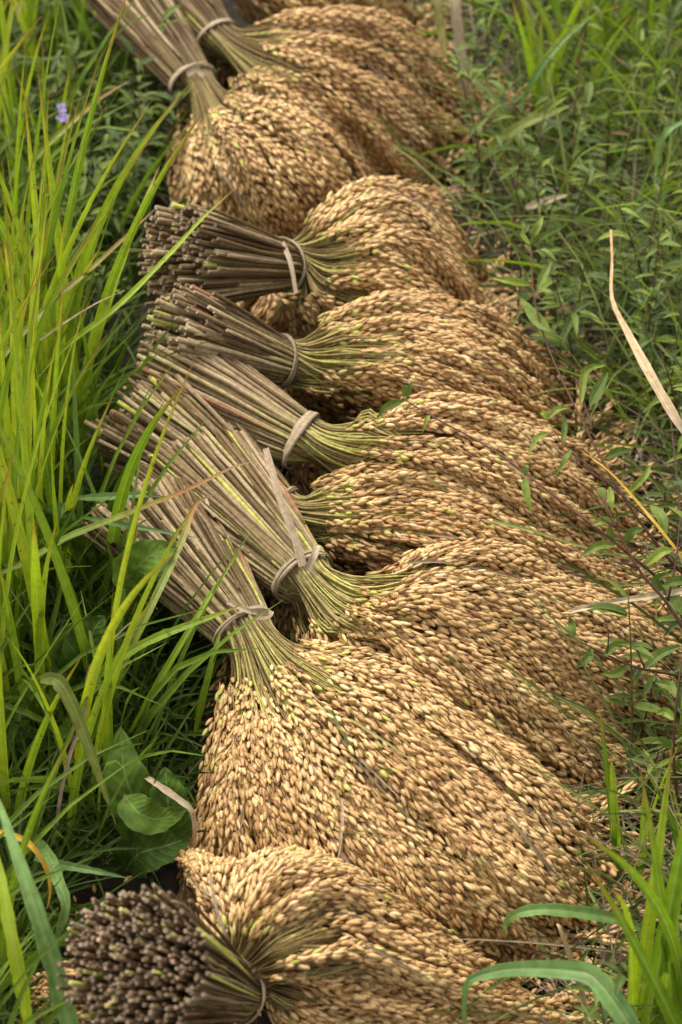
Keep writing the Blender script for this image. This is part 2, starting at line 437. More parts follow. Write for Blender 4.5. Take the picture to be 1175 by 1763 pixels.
def head(root, patches, dens=1.0, vstart=.13, seed=1):
    """panicles draped over each patch; the hundred that show largest as parts, the rest as one"""
    rs = np.random.default_rng(seed)
    recs = []
    for pt in patches:
        # inner chaff body, just under the panicles
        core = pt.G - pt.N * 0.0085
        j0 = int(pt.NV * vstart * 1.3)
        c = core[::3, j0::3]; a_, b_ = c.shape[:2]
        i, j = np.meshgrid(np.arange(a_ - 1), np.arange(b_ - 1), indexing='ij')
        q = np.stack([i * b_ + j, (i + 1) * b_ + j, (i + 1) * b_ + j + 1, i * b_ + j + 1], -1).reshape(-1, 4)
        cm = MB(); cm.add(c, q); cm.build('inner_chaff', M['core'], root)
        V = np.linspace(0, 1, pt.NV)[None]; U = np.linspace(0, 1, pt.NU)[:, None]
        wt = pt.area * (V > vstart) * (V < .97) * np.where(U < pt.far_u * .75, .35, 1.0)
        tot = wt.sum()
        nstr = 4
        Lp = .092
        n = int(tot / (nstr * .0036 * Lp) * 3.0 * dens)
        cdf = np.cumsum(wt.ravel()) / wt.sum()
        # low-discrepancy picks through the area
        pick = (np.arange(n) + rs.uniform(0, 1, n)) / n
        idx = np.searchsorted(cdf, pick)
        um = (idx // pt.NV + rs.uniform(-.5, .5, n)) / (pt.NU - 1); vm = (idx % pt.NV) / (pt.NV - 1)
        layer = rs.integers(0, 3, n)
        depth = -layer * .0034 + rs.uniform(-.0012, .0018, n)
        K = 17; ds = Lp / K
        # strands (n, nstr)
        lu = pt.ev(pt.lu, um, vm)
        uo = ((np.arange(nstr) - (nstr - 1) / 2)[None] * .0036 + rs.normal(0, .0006, (n, nstr))) / lu[:, None]
        u = np.clip(um[:, None] + uo, .002, .998); 
        v = np.repeat(vm[:, None], nstr, 1) + rs.normal(0, .012, (n, nstr))
        lvv = pt.ev(pt.lv, um, vm)[:, None]
        v = v - Lp * .5 / lvv
        v = np.maximum(v, vstart + np.abs(rs.normal(0, .055, (n, 1))) - .03 + rs.uniform(-.015, .015, v.shape))
        wob = rs.normal(0, .0011, (n, nstr)); slope = rs.normal(0, .045, (n, 1)); ph = rs.uniform(0, 6.3, (n, 1))
        Ps = []; Ns = []; valid = []; vv = []
        for k in range(K):
            Ps.append(pt.ev(pt.G, u, v)); Ns.append(pt.ev(pt.N, u, v))
            valid.append(v < .995); vv.append(v)
            lu = np.maximum(pt.ev(pt.lu, u, v), .03); lvv = np.maximum(pt.ev(pt.lv, u, v), .05)
            v = v + ds / lvv
            u = np.clip(u + (ds * (slope + .10 * np.sin(ph + k * .5))) / lu, 0.001, .999)
        Pk = np.stack(Ps, 2); Nk = np.stack(Ns, 2); ok = np.stack(valid, 2); vk = np.stack(vv, 2)          # (n,nstr,K,3)
        tipk = (np.arange(K) / (K - 1))
        # slight sag at the tips
        dd = depth[:, None, None] + rs.normal(0, .0005, (n, nstr, K)) + wob[..., None] * tipk
        stray = (rs.uniform(0, 1, n) < .06)[:, None, None]
        dd = dd + np.where(stray, .004 * tipk ** 2, 0)
        Pk = Pk + Nk * dd[..., None]
        tip_lift = np.zeros((n,))
        recs.append((Pk, Nk, ok, layer, vk))
        fray(recs, pt, rs)
    # flatten
    allp = []
    for (Pk, Nk, ok, layer, vk) in recs:
        for i in range(len(Pk)):
            if ok[i].sum() < 8: continue
            c = Pk[i].reshape(-1, 3).mean(0); nn = Nk[i].reshape(-1, 3).mean(0)
            view = nz(np.array([0, 0, CAMZ]) - c)
            px, py = toP(c)
            vis = (nn * view).sum() - layer[i] * .9 - (0 if (-20 < px < PW + 20 and -20 < py < PH + 30) else 3)
            allp.append((vis, Pk[i], Nk[i], ok[i], vk[i]))
    allp.sort(key=lambda z: -z[0])
    rest = MB()
    for k, (vis, P, Nn, ok, vk) in enumerate(allp):
        mb = MB() if k < 100 else rest
        tone = rs.normal(0, .12)
        for sidx in range(P.shape[0]):
            m_ = ok[sidx]
            p = P[sidx][m_]; nn = Nn[sidx][m_]
            if len(p) < 4: continue
            T = nz(np.gradient(p, axis=0)); B = nz(np.cross(nn, T))
            kk = len(p)
            alt = np.where((np.arange(kk) + sidx) % 2 == 0, 1.0, -1.0)
            yaw = alt * rs.uniform(.04, .34, kk) + rs.normal(0, .10, kk)
            pit = rs.normal(.10, .13, kk)
            X = T + B * yaw[:, None] + nn * pit[:, None]
            gp = p + B * (alt * rs.uniform(.0003, .0014, kk))[:, None] - nn * .0004 + T * rs.normal(0, .0008, kk)[:, None]
            roll = nz(nn + B * rs.normal(0, .4, kk)[:, None])
            rr = np.clip(.50 + tone + rs.normal(0, .22, kk), 0.02, .945)
            sp = rs.uniform(0, 1, kk)
            rr = np.where(sp > .99 - .22 * np.exp(-np.maximum(vk[sidx][m_] - vstart, 0) / .05), .965, np.where(sp < .012, 1.0, rr))
            keep = rs.uniform(0, 1, kk) > .05
            grains(mb, gp[keep], X[keep], roll[keep], rs.normal(.0089, .0009, kk)[keep], rs.normal(.00164, .00026, kk)[keep], rr[keep])
            NGR[0] += int(keep.sum())
            q = p[::2] + nn[::2] * rs.uniform(-.0004, .0016)
            if len(q) > 2 and (sidx % 2 == 0 or rs.uniform() < .4):
                tubes(mb, q[None], np.full((1, len(q)), .00036), 0.3, np.array([.1 + .3 * rs.uniform()]), sides=3)
        if k < 100: mb.build('panicle', M['grain'], root)
    if rest.n: tag(rest.build('inner_panicles', M['grain'], root), kind='stuff')

def sheaf(label, B, T, wB, wT, rails, seed, n=150, extra=None, vstart=.13, dens=1.0, jit=.006, tails=(), bandw=.0052, dn=0.0, nvec=None, sB=None, thin=1.0, dark=0.07, group='rice sheaves laid in a row'):
    """B, T: butt centre and tie centre (px,py,h); wB, wT: (half width, half height) in m"""
    rs = np.random.default_rng(seed)
    b = W(*B); t = W(*T)
    root = thing('rice_sheaf', label, 'rice sheaf', (float(t[0]), float(t[1]), 0.0), group)
    pts = [Patch(rails, seed)]
    if extra: pts += [Patch(e, seed + 50 + i, far=False) for i, e in enumerate(extra)]
    head(root, pts, dens, vstart, seed)
    pt = pts[0]
    for k in range(12):
        u0, v0 = rs.uniform(pt.far_u, .95), rs.uniform(.2, .75)
        dv_ = rs.uniform(.12, .25); du_ = rs.normal(0, .05)
        f = np.linspace(0, 1, 5)
        Pth = pt.ev(pt.G, u0 + du_ * f, v0 + dv_ * f) + pt.ev(pt.N, u0 + du_ * f, v0 + dv_ * f) * (.0022 + .0015 * np.sin(f * 3 + k))[:, None]
        mb = MB(); blade(mb, Pth, rs.uniform(.0010, .0026), r=rs.uniform(.3, 1), nrm=(0, -.5, .8), seg=12, fold=.4)
        mb.build('dry_straw_leaf', M['litter'] if k % 3 else M['pale'], root)
    ax = nz(t - b)
    s = nz(np.cross(ax, [0, 0, 1.0])); nn = np.cross(s, ax)
    # unit-disc positions
    i = np.arange(n) + .5
    rad = np.sqrt(i / n); th = i * 2.399963
    p = rad * np.cos(th) + rs.normal(0, .03, n); q = rad * np.sin(th) + rs.normal(0, .03, n)
    farside = pt.G[pt.NU // 3, 12] - pt.G[-1, 12]
    sg = 1.0 if (farside * s).sum() > 0 else -1.0
    pb = p + rs.normal(0, .035, n); qb = q + rs.normal(0, .035, n)
    Pb = b + s * (pb * wB[0])[:, None] + nn * (qb * wB[1])[:, None] + ax * (rs.normal(0, jit, n) + .012 * rad ** 2)[:, None]
    Pt = t + s * (p * wT[0])[:, None] + nn * (q * wT[1])[:, None]
    P0 = Pb; P1 = Pb + (Pt - Pb) * .5 + s * rs.normal(0, .0012, n)[:, None] + nn * (rs.normal(0, .0012, n))[:, None]
    P05 = Pb + (Pt - Pb) * .85
    uf = pt.far_u * .7
    u = uf + (1 - uf) * np.clip(.5 - .5 * sg * p * .96, .01, .99)
    dep = (1 - q) * .5
    def pp(v, dmax, lift=0):
        v = np.full(n, v) if np.ndim(v) == 0 else v
        return pt.ev(pt.G, u, v) - pt.ev(pt.N, u, v) * (dep * dmax - lift)[:, None]
    P2 = Pt
    P3 = (pp(.05, .03) + Pt + ax * .012) * .5
    P4 = pp(.11, .028); P5 = pp(.18, .02, .0008); ve = rs.uniform(.24, .40, n); P6 = pp(ve, .012, -.0015)
    C = np.stack([P0, P1, P05, P2, P3, P4, P5, P6], 0)
    tt = np.concatenate([[0, .5, 1, 1.5, 2, 2.5, 3], np.linspace(3.3, 7, 10)])
    path = np.swapaxes(cr(C, tt), 0, 1)
    K = path.shape[1]
    al = np.interp(tt, [0, 3, 4.2, 7], [0, .72, .88, 1.0])
    r0 = rs.uniform(.0012, .0021, n) * thin
    Rr = r0[:, None] * np.interp(tt, [0, 1.5, 3, 4, 7], [1.08, .95, .72, .5, .30])[None]
    rr = np.clip(rs.beta(1.3, 1.3, n) * .88 - dark, 0, .9)
    sp = rs.uniform(0, 1, n); rr = np.where(sp > .955, .95, rr); rr = np.where(sp < .02, 1.0, rr)
    view = nz(np.array([0, 0, CAMZ]) - t)
    vis = (s * view).sum() * p + (nn * view).sum() * q
    if (ax * view).sum() < -.45: vis = -rad * 0 + rs.uniform(0, 1, n)
    order = np.argsort(-vis)
    for k in order[:96]:
        mb = MB(); tubes(mb, path[k:k + 1], Rr[k:k + 1], al, rr[k:k + 1], 6, hollow=True)
        mb.build('stalk', M['stalk'], root)
    mb = MB(); ks = order[96:]
    if len(ks):
        tubes(mb, path[ks], Rr[ks], al, rr[ks], 6, hollow=True)
    # loose torn leaf sheaths lying along the stalks
    sh = MB()
    for _ in range(16):
        th_ = rs.uniform(.1, .9) * math.pi
        pr, qr = math.cos(th_) * .99, math.sin(th_) * 1.0
        if vis.size and rs.uniform() < .3: qr *= .8
        f0 = rs.uniform(0, .35); f1 = f0 + rs.uniform(.25, .6)
        f = np.linspace(f0, min(f1, .95), 5)
        wl = wB[0] + (wT[0] - wB[0]) * f; wh = wB[1] + (wT[1] - wB[1]) * f
        cc = b + (t - b) * f[:, None] + s * (pr * wl)[:, None] + nn * (qr * wh + .0015)[:, None] + rs.normal(0, .0006, (5, 3))
        tubes(sh, cc[None], np.array([[.0017, .0019, .0018, .0016, .001]]) * rs.uniform(.7, 1.1), 0.0, np.array([rs.uniform(.2, .80)]), 6, hollow=True, squash=.6)
    tag(sh.build('loose_leaf_sheaths', M['stalk'], root), kind='stuff')
    if len(ks): tag(mb.build('inner_stalks', M['stalk'], root), kind='stuff')
    # binding
    th = np.linspace(0, 2 * math.pi, 49)
    rx, ry = wT[0] * 1.07 + .0012, wT[1] * 1.07 + .0012
    ring = t + s * (np.cos(th) * rx)[:, None] + nn * (np.sin(th) * ry)[:, None] + ax * (.0022 * np.sin(th + 1))[:, None]
    outn = nz(s * (np.cos(th) / rx)[:, None] + nn * (np.sin(th) / ry)[:, None])
    wv = bandw * .40 * (1 + .22 * np.sin(th * 2 + seed) + .12 * np.sin(th * 7 + seed))
    bm = MB()
    ring0 = ring
    for off in (0.0, 1.0):
        ring = ring0 + ax * (bandw * (.42 * off - .2) * np.cos(th * 1.0 + seed))[:, None] + outn * (.0006 * off)
        wvv = wv * (1.0 - .35 * off)
        a0 = ring - ax * wvv[:, None]; a1 = ring + outn * .0004; a2 = ring + ax * wvv[:, None]; a3 = ring - outn * .0010
        Vv = np.stack([a0, a1, a2, a3], 1); nb = len(th)
        bi = (np.arange(nb - 1) * 4)[:, None]
        bm.add(Vv, np.concatenate([bi + [0, 1, 5, 4], bi + [1, 2, 6, 5], bi + [2, 3, 7, 6], bi + [3, 0, 4, 7]]), None, .3, rs.uniform(.1, .8), np.tile([-1.0, 0.0, 1.0, 0.0], nb))
    band = bm.build('straw_tie', M['band'], root)
    for tl in tails:
        mb = MB(); wdt = tl[0]; pth = [W(*z) for z in tl[1:]]
        blade(mb, pth, wdt, r=rs.uniform(.3, .9), fold=.3, nrm=nz(np.array([0, 0, CAMZ]) - t), prof=lambda x: 1 - .25 * x, thick=.0009)
        tag(mb.build('tie_end', M['band'], root))
    return root

def under(tx, ty, L_=150, h=.06, a=(15, 45, 80, 115)):
    out = []
    for ang in a:
        c_, s_ = math.cos(math.radians(ang)), math.sin(math.radians(ang))
        out.append([(tx + c_ * L_ * f * (1 + .2 * c_), ty + 12 + s_ * L_ * f * .75, max(h * (1 - f * .85), .004)) for f in (.02, .2, .4, .6, .8, 1.0)])
    return out
def rl(*a): return [tuple(x) for x in a]
S = []
# nearest sheaf, cut ends turned to the camera
sheaf('nearest rice sheaf at the bottom, its dark cut stalk ends facing the viewer',
      (216, 1655, .20), (388, 1706, .085), (.043, .041), (.022, .019),
      [rl((392, 1668, .09), (378, 1610, .10), (358, 1550, .10), (342, 1508, .09), (325, 1480, .06), (318, 1462, .03)),
       rl((402, 1662, .10), (425, 1575, .12), (465, 1512, .125), (530, 1478, .115), (610, 1500, .09), (690, 1560, .06)),
       rl((412, 1668, .10), (470, 1605, .125), (560, 1556, .125), (660, 1585, .10), (770, 1640, .06), (850, 1685, .02)),
       rl((420, 1682, .10), (500, 1650, .12), (600, 1630, .115), (730, 1672, .085), (860, 1715, .045), (985, 1750, .008)),
       rl((422, 1697, .09), (500, 1710, .10), (600, 1730, .09), (730, 1765, .065), (850, 1790, .03), (960, 1810, .008)),
       rl((415, 1708, .07), (470, 1780, .065), (560, 1850, .05), (660, 1890, .03), (760, 1910, .01), (850, 1925, .004))],
      11, dens=1.3, n=700, vstart=.12, jit=.006, thin=.66, dark=.30,
      extra=[[rl((390, 1690, .06), (300, 1670, .075), (210, 1660, .075), (130, 1660, .055), (85, 1675, .025), (60, 1700, .004)),
              rl((395, 1705, .06), (300, 1740, .09), (200, 1725, .09), (115, 1715, .065), (65, 1735, .03), (40, 1765, .004)),
              rl((400, 1720, .05), (310, 1800, .06), (220, 1810, .055), (140, 1790, .035), (80, 1780, .015), (35, 1790, .004)),
              rl((400, 1730, .03), (330, 1880, .03), (240, 1900, .03), (160, 1900, .02), (100, 1890, .01), (50, 1880, .004))]],
      tails=[(.0022, (408, 1678, .105), (392, 1620, .135), (372, 1560, .15), (362, 1508, .16)), (.004, (396, 1665, .105), (412, 1684, .106), (386, 1716, .10))], bandw=.0026)
# big front sheaf
sheaf('large front sheaf with long grey brown stalks and the widest grain fan',
      (248, 862, .085), (421, 1086, .085), (.052, .026), (.0205, .0165),
      [rl((458, 1068, .09), (545, 1112, .10), (690, 1150, .105), (830, 1255, .085), (950, 1370, .055), (1035, 1475, .01)),
       rl((445, 1078, .10), (525, 1150, .115), (650, 1225, .115), (790, 1360, .09), (925, 1490, .055), (1010, 1570, .008)),
       rl((427, 1092, .10), (480, 1180, .11), (560, 1290, .105), (665, 1430, .085), (790, 1560, .055), (880, 1655, .008)),
       rl((403, 1102, .09), (420, 1200, .097), (435, 1320, .095), (475, 1450, .075), (530, 1570, .045), (590, 1690, .006)),
       rl((383, 1108, .075), (378, 1200, .075), (350, 1320, .06), (322, 1430, .035), (305, 1520, .012), (310, 1590, .004))],
      22, dens=1.35, extra=[under(415, 1105, 170, .06)], n=320, vstart=.14, jit=.003,
      tails=[(.0042, (462, 1055, .106), (430, 1052, .112), (392, 1036, .108)), (.0045, (440, 1062, .108), (462, 1060, .11), (468, 1052, .108))], bandw=.0062)
# second sheaf
sheaf('sheaf with pointed straw knot ends standing up from its tie, behind the front sheaf',
      (318, 785, .085), (521, 992, .09), (.050, .028), (.0215, .0165),
      [rl((548, 968, .095), (650, 985, .11), (745, 948, .12), (880, 948, .11), (1010, 1010, .07), (1190, 1110, .015)),
       rl((543, 978, .105), (640, 1012, .12), (760, 1000, .13), (900, 1040, .105), (1070, 1120, .065), (1215, 1215, .008)),
       rl((532, 992, .105), (620, 1040, .12), (720, 1062, .125), (850, 1130, .10), (980, 1230, .05), (1110, 1300, .006)),
       rl((515, 1003, .095), (590, 1066, .11), (660, 1110, .11), (770, 1205, .09), (880, 1310, .05), (1000, 1385, .006)),
       rl((502, 1008, .08), (548, 1085, .09), (590, 1140, .07), (690, 1260, .05), (790, 1380, .02), (880, 1470, .004)),
       rl((488, 1010, .06), (492, 1070, .05), (495, 1120, .035), (520, 1180, .02), (560, 1240, .01), (600, 1300, .004))],
      33, dens=1.25, extra=[under(500, 1000, 190, .065)], n=320, vstart=.15, jit=.003,
      tails=[(.006, (522, 975, .108), (508, 925, .12), (483, 860, .135), (458, 772, .15)), (.0058, (528, 982, .110), (540, 960, .118), (547, 938, .122))], bandw=.0078)
# half hidden sheaf
sheaf('mostly hidden sheaf with thick pale stubs, squeezed between two others',
      (245, 705, .095), (480, 880, .07), (.055, .036), (.020, .016),
      [rl((505, 850, .085), (575, 828, .095), (690, 812, .105), (810, 848, .09), (940, 925, .06), (1060, 985, .015)),
       rl((508, 868, .085), (590, 862, .10), (710, 858, .10), (840, 900, .085), (960, 965, .05), (1085, 1025, .008)),
       rl((502, 888, .08), (590, 905, .09), (710, 915, .09), (840, 950, .075), (970, 1010, .04), (1100, 1060, .008)),
       rl((490, 905, .07), (570, 945, .07), (680, 980, .06), (800, 1020, .05), (930, 1070, .03), (1050, 1110, .006))],
      44, dens=1.15, extra=[under(480, 890, 150, .05)], n=320, vstart=.12, jit=.010)
sheaf('sheaf with a broad pale tie band and stalks slanting down over its neighbour',
      (268, 632, .105), (518, 758, .085), (.046, .034), (.0235, .0175),
      [rl((545, 730, .095), (635, 712, .11), (740, 690, .12), (880, 712, .10), (990, 765, .06), (1055, 840, .015)),
       rl((545, 746, .10), (640, 742, .12), (760, 742, .12), (880, 790, .10), (990, 855, .06), (1080, 925, .008)),
       rl((538, 768, .10), (640, 778, .11), (760, 802, .11), (870, 860, .09), (970, 930, .05), (1060, 985, .006)),
       rl((525, 790, .08), (600, 815, .085), (700, 860, .08), (800, 920, .06), (900, 980, .03), (1000, 1030, .005)),
       rl((508, 802, .055), (560, 845, .045), (640, 890, .03), (720, 940, .02), (800, 990, .01), (900, 1040, .004))],
      55, dens=1.15, extra=[under(512, 775, 150, .065)], n=320, vstart=.15, jit=.008, bandw=.0075)
sheaf('sheaf with a thin curved tie, directly below the level lying sheaf',
      (292, 566, .135), (482, 622, .088), (.036, .036), (.0215, .0175),
      [rl((505, 588, .095), (565, 545, .115), (665, 513, .12), (790, 528, .10), (880, 580, .06), (945, 635, .015)),
       rl((508, 606, .105), (600, 585, .12), (720, 585, .12), (830, 630, .10), (920, 690, .06), (975, 735, .008)),
       rl((505, 630, .10), (590, 640, .11), (700, 650, .11), (810, 700, .09), (900, 760, .05), (975, 815, .006)),
       rl((492, 655, .08), (560, 692, .07), (660, 722, .06), (760, 770, .05), (860, 820, .03), (940, 870, .005))],
      66, extra=[under(480, 640, 150, .065)], n=320, vstart=.15, jit=.010, bandw=.0055)
sheaf('sheaf lying level with round bundle of purplish cut ends and a hanging tie end',
      (290, 438, .150), (487, 456, .092), (.040, .041), (.022, .0185),
      [rl((500, 422, .10), (535, 368, .12), (635, 312, .13), (725, 340, .10), (785, 405, .06), (815, 475, .015)),
       rl((512, 440, .105), (585, 405, .13), (665, 385, .13), (750, 430, .10), (800, 495, .06), (828, 555, .008)),
       rl((512, 460, .10), (590, 460, .12), (670, 460, .12), (750, 510, .09), (805, 570, .05), (840, 620, .006)),
       rl((503, 485, .09), (550, 515, .09), (620, 550, .08), (700, 590, .06), (780, 640, .03), (830, 680, .005)),
       rl((488, 500, .065), (478, 530, .055), (462, 555, .04), (460, 585, .02), (470, 610, .01), (480, 630, .004))],
      77, extra=[under(470, 480, 160, .06, (20, 60, 100, 140))], n=320, vstart=.13, jit=.007, bandw=.006,
      tails=[(.0042, (486, 418, .118), (500, 450, .118), (510, 505, .105))])
sheaf('sheaf at the upper left with its stalks running out of the top corner',
      (195, -40, .10), (333, 142, .09), (.040, .026), (.020, .017),
      [rl((362, 140, .095), (430, 165, .11), (520, 195, .12), (590, 250, .10), (640, 320, .06), (680, 400, .015)),
       rl((352, 148, .105), (410, 200, .12), (480, 250, .11), (540, 310, .09), (590, 380, .05), (620, 440, .008)),
       rl((338, 156, .10), (370, 220, .11), (410, 290, .10), (450, 360, .07), (480, 430, .03), (500, 500, .005)),
       rl((325, 158, .08), (328, 225, .075), (330, 300, .055), (335, 370, .03), (342, 430, .01), (350, 480, .004)),
       rl((318, 155, .06), (312, 210, .05), (304, 260, .035), (300, 310, .02), (298, 350, .01), (298, 400, .004))],
      88, extra=[under(330, 150, 130, .06)], n=260, dark=.2, vstart=.12, dens=1.0, bandw=.007, tails=[(.006, (322, 128, .11), (338, 120, .112), (352, 132, .108))])
sheaf('sheaf at the top with dark stalks and a loose light tie, beside the corner sheaf',
      (268, -60, .10), (375, 66, .085), (.036, .026), (.020, .017),
      [rl((398, 48, .095), (470, 28, .12), (580, 15, .13), (690, 50, .10), (765, 120, .05), (850, 190, .008)),
       rl((402, 62, .105), (480, 60, .12), (580, 75, .12), (680, 120, .09), (755, 185, .04), (810, 232, .006)),
       rl((400, 78, .10), (470, 100, .12), (560, 140, .11), (640, 200, .08), (700, 260, .04), (745, 300, .005)),
       rl((392, 92, .09), (430, 140, .10), (500, 190, .09), (570, 250, .06), (620, 310, .03), (660, 350, .005)),
       rl((382, 98, .07), (400, 150, .06), (450, 210, .05), (500, 260, .03), (550, 310, .01), (590, 350, .004))],
      99, extra=[under(375, 75, 130, .06)], n=240, dark=.25, vstart=.13, dens=1.0, bandw=.005)
sheaf('farthest sheaf, only its grain showing along the top edge',
      (180, -260, .10), (320, -130, .085), (.036, .026), (.020, .017),
      [rl((345, -150, .095), (420, -130, .12), (520, -120, .13), (600, -80, .10), (660, -20, .05), (710, 30, .008)),
       rl((348, -135, .105), (420, -100, .12), (510, -70, .12), (590, -20, .09), (650, 30, .04), (700, 70, .006)),
       rl((345, -120, .10), (400, -60, .12), (470, -10, .11), (540, 40, .08), (600, 90, .04), (650, 130, .005)),
       rl((335, -110, .08), (360, -50, .08), (400, 10, .06), (450, 60, .04), (500, 110, .02), (540, 150, .005))],
      110, n=110, vstart=.13, dens=.8)
print('GRAINS', NGR[0])

# ------------------------------------------------------------------ vegetation
XL = lambda y: np.interp(y, [-300, 0, 200, 350, 450, 560, 750, 880, 1000, 1150, 1300, 1480, 1540, 1763, 2200], [150, 215, 285, 270, 250, 240, 190, 190, 260, 345, 330, 300, 120, 40, 40])
XR = lambda y: np.interp(y, [-300, 0, 100, 200, 300, 450, 600, 700, 850, 1000, 1100, 1250, 1330, 1500, 1600, 1700, 1763, 2200], [640, 690, 760, 800, 750, 815, 890, 950, 1070, 1090, 1165, 1150, 1050, 1010, 905, 920, 990, 1000])

def path_up(root, height, lean, az, curl, n=6):
    """blade path rising from root and bending over towards az"""
    pts = [root]; ang = lean; st = height / (n - 1)
    d = np.array([math.cos(az), math.sin(az), 0])
    p = np.array(root, float)
    for k in range(n - 1):
        p = p + (d * math.sin(ang) + np.array([0, 0, 1]) * math.cos(ang)) * st
        if p[2] < .004: p[2] = .004
        pts.append(p.copy()); ang += curl / (n - 1)
    return np.array(pts)

def scatter(name, material, n, side, yr, xr, hr, wr, lean, curl, label, cat, rr=(0, 1), az=None, seg=6, fold=.3, margin=0, seed=0, dens=None):
    rs = np.random.default_rng(seed + 900)
    mb = MB(); k = 0; tries = 0
    while k < n and tries < n * 8:
        tries += 1
        py = rs.uniform(*yr); px = rs.uniform(*xr)
        if side == 'L' and px > XL(py) - margin: continue
        if side == 'R' and px < XR(py) + margin: continue
        if dens is not None and rs.uniform() > dens(px, py): continue
        root = W(px, py, -.004)
        a = rs.uniform(0, 2 * math.pi) if az is None else az + rs.normal(0, .9)
        P = path_up(root, rs.uniform(*hr), rs.uniform(*lean), a, rs.uniform(*curl), 5)
        blade(mb, P, rs.uniform(*wr), r=rs.uniform(*rr), fold=fold, seg=seg, nrm=nz(np.array([rs.normal(0, .6), -.5, .6])), twist=rs.normal(0, .5))
        k += 1
    return tag(mb.build(name, material), label, cat, kind='stuff')

scatter('low_grass', M['grass'], 5200, 'L', (-250, 2300), (-250, 360), (.04, .13), (.002, .0042), (.1, .9), (.2, 1.6), 'low dark green grass filling the ground left of the sheaves', 'grass', rr=(0, .38), seed=1)
scatter('mid_grass', M['grass'], 600, 'L', (-250, 2300), (-250, 260), (.12, .25), (.003, .0065), (.05, .5), (.2, 1.4), 'knee high green grass between the tall leaves', 'grass', rr=(.3, .85), seed=2, margin=60)
scatter('low_grass', M['grass'], 2600, 'R', (-250, 2200), (600, 1680), (.03, .09), (.0014, .0034), (.2, 1.1), (.2, 1.8), 'short green grass covering the ground right of the sheaves', 'grass', rr=(0, .42), seed=3, dens=lambda x, y: (.35 if x - XR(y) < 110 else 1.0) * (1.0 if y < 1350 else .45))
scatter('thin_grass', M['pale'], 2500, 'R', (-250, 2200), (600, 1680), (.07, .24), (.0009, .0036), (.2, 1.2), (.4, 2.2), 'thin pale arching grass tangled among the weeds', 'grass', seed=4, margin=30, rr=(0, .8), dens=lambda x, y: (.35 if x - XR(y) < 110 else 1.0) * (1.0 if y < 1350 else .45))
scatter('dry_litter', M['litter'], 3300, 'R', (-250, 2200), (600, 1680), (.02, .10), (.001, .003), (1.3, 1.55), (0, .25), 'dry straw and dead grass scattered on the soil', 'straw litter', seed=5, margin=-25)
scatter('dry_litter', M['litter'], 400, 'L', (-250, 2200), (-200, 360), (.02, .08), (.001, .003), (1.2, 1.55), (0, .25), 'brown dead grass under the green grass on the left', 'straw litter', seed=6)

def fallen():
    rs = np.random.default_rng(77); mb = MB(); P = []
    while len(P) < 900:
        py = rs.uniform(-100, 1900); side = rs.uniform() < .8
        px = XR(py) + rs.normal(0, 45) if side else XL(py) + rs.normal(60, 40)
        P.append(W(px, py, rs.uniform(.001, .006)))
    P = np.array(P); n = len(P); X = nz(rs.normal(0, 1, (n, 3)) * [1, 1, .2])
    grains(mb, P, X, nz(rs.normal(0, .3, (n, 3)) + [0, 0, 1]), rs.normal(.0085, .0008, n), rs.normal(.0016, .0002, n), rs.uniform(.0, .9, n))
    tag(mb.build('fallen_grains', M['grain']), 'loose rice grains fallen on the soil beside the sheaves', 'rice grains', kind='stuff')
fallen()
scatter('dead_stems', M['litter'], 750, 'R', (-250, 2200), (600, 1680), (.08, .2), (.0008, .002), (.6, 1.5), (0, .5), 'thin brown dead stems leaning among the weeds on the right', 'dead stems', margin=15, seed=8, rr=(0, .8))
scatter('arching_grass', M['bright'], 800, 'R', (-250, 900), (600, 1680), (.10, .22), (.002, .0048), (.1, .9), (.4, 1.8), 'green arching grass among the weeds on the upper right', 'grass', seed=9, rr=(0, .55), margin=80, dens=lambda x, y: 1.0 if y < 350 else .4)

def lance(t):
    return np.sin(np.clip(t, 0, 1) ** .75 * math.pi) ** .9 + .02
def leafpts(p, d, Ln, droop, rs):
    q = [p]; dz = d.copy()
    for k in range(3):
        q.append(q[-1] + dz * Ln / 3); dz = nz(dz + np.array([0, 0, -droop]))
    return np.array(q)
def weed(mbs, mbl, root, hgt, rs, nleaf=14, Ln=(.012, .026), lean=.3):
    az = rs.uniform(0, 6.3)
    P = path_up(root, hgt, rs.uniform(0, lean), az, rs.uniform(-.2, .7), 6)
    q = cr(P, np.linspace(0, 5, 9))
    tubes(mbs, q[None], np.linspace(.0011, .0004, 9)[None], 0.5, np.array([rs.beta(1, 1.6)]), 4)
    for k in range(nleaf):
        f = rs.uniform(.15, 1) * 5
        p = cr(P, np.array([min(f, 4.999)]))[0]
        a = rs.uniform(0, 6.3); d = nz(np.array([math.cos(a), math.sin(a), rs.uniform(-.1, .7)]))
        L_ = rs.uniform(*Ln)
        blade(mbl, leafpts(p, d, L_, rs.uniform(.05, .5), rs), L_ * rs.uniform(.14, .26), r=rs.beta(1.1, 1.9), fold=.35, prof=lance, seg=6, nrm=(0, -.2, 1))
def weedmass(label, n, side, yr, xr, hr, seed, margin=0, dens=None):
    rs = np.random.default_rng(seed); a = MB(); b = MB(); k = 0
    while k < n:
        py = rs.uniform(*yr); px = rs.uniform(*xr)
        if side == 'R' and px < XR(py) + margin: continue
        if side == 'L' and px > XL(py) - margin: continue
        if dens is not None and rs.uniform() > dens(px, py): continue
        weed(a, b, W(px, py, -.004), rs.uniform(*hr), rs, nleaf=int(rs.integers(9, 20)), Ln=(.014, rs.uniform(.02, .034))); k += 1
    root = thing('weed_cover', label, 'weeds', (0, 1.6, 0), kind='stuff')
    a.build('stems', M['stem'], root); b.build('leaves', M['weed'], root)
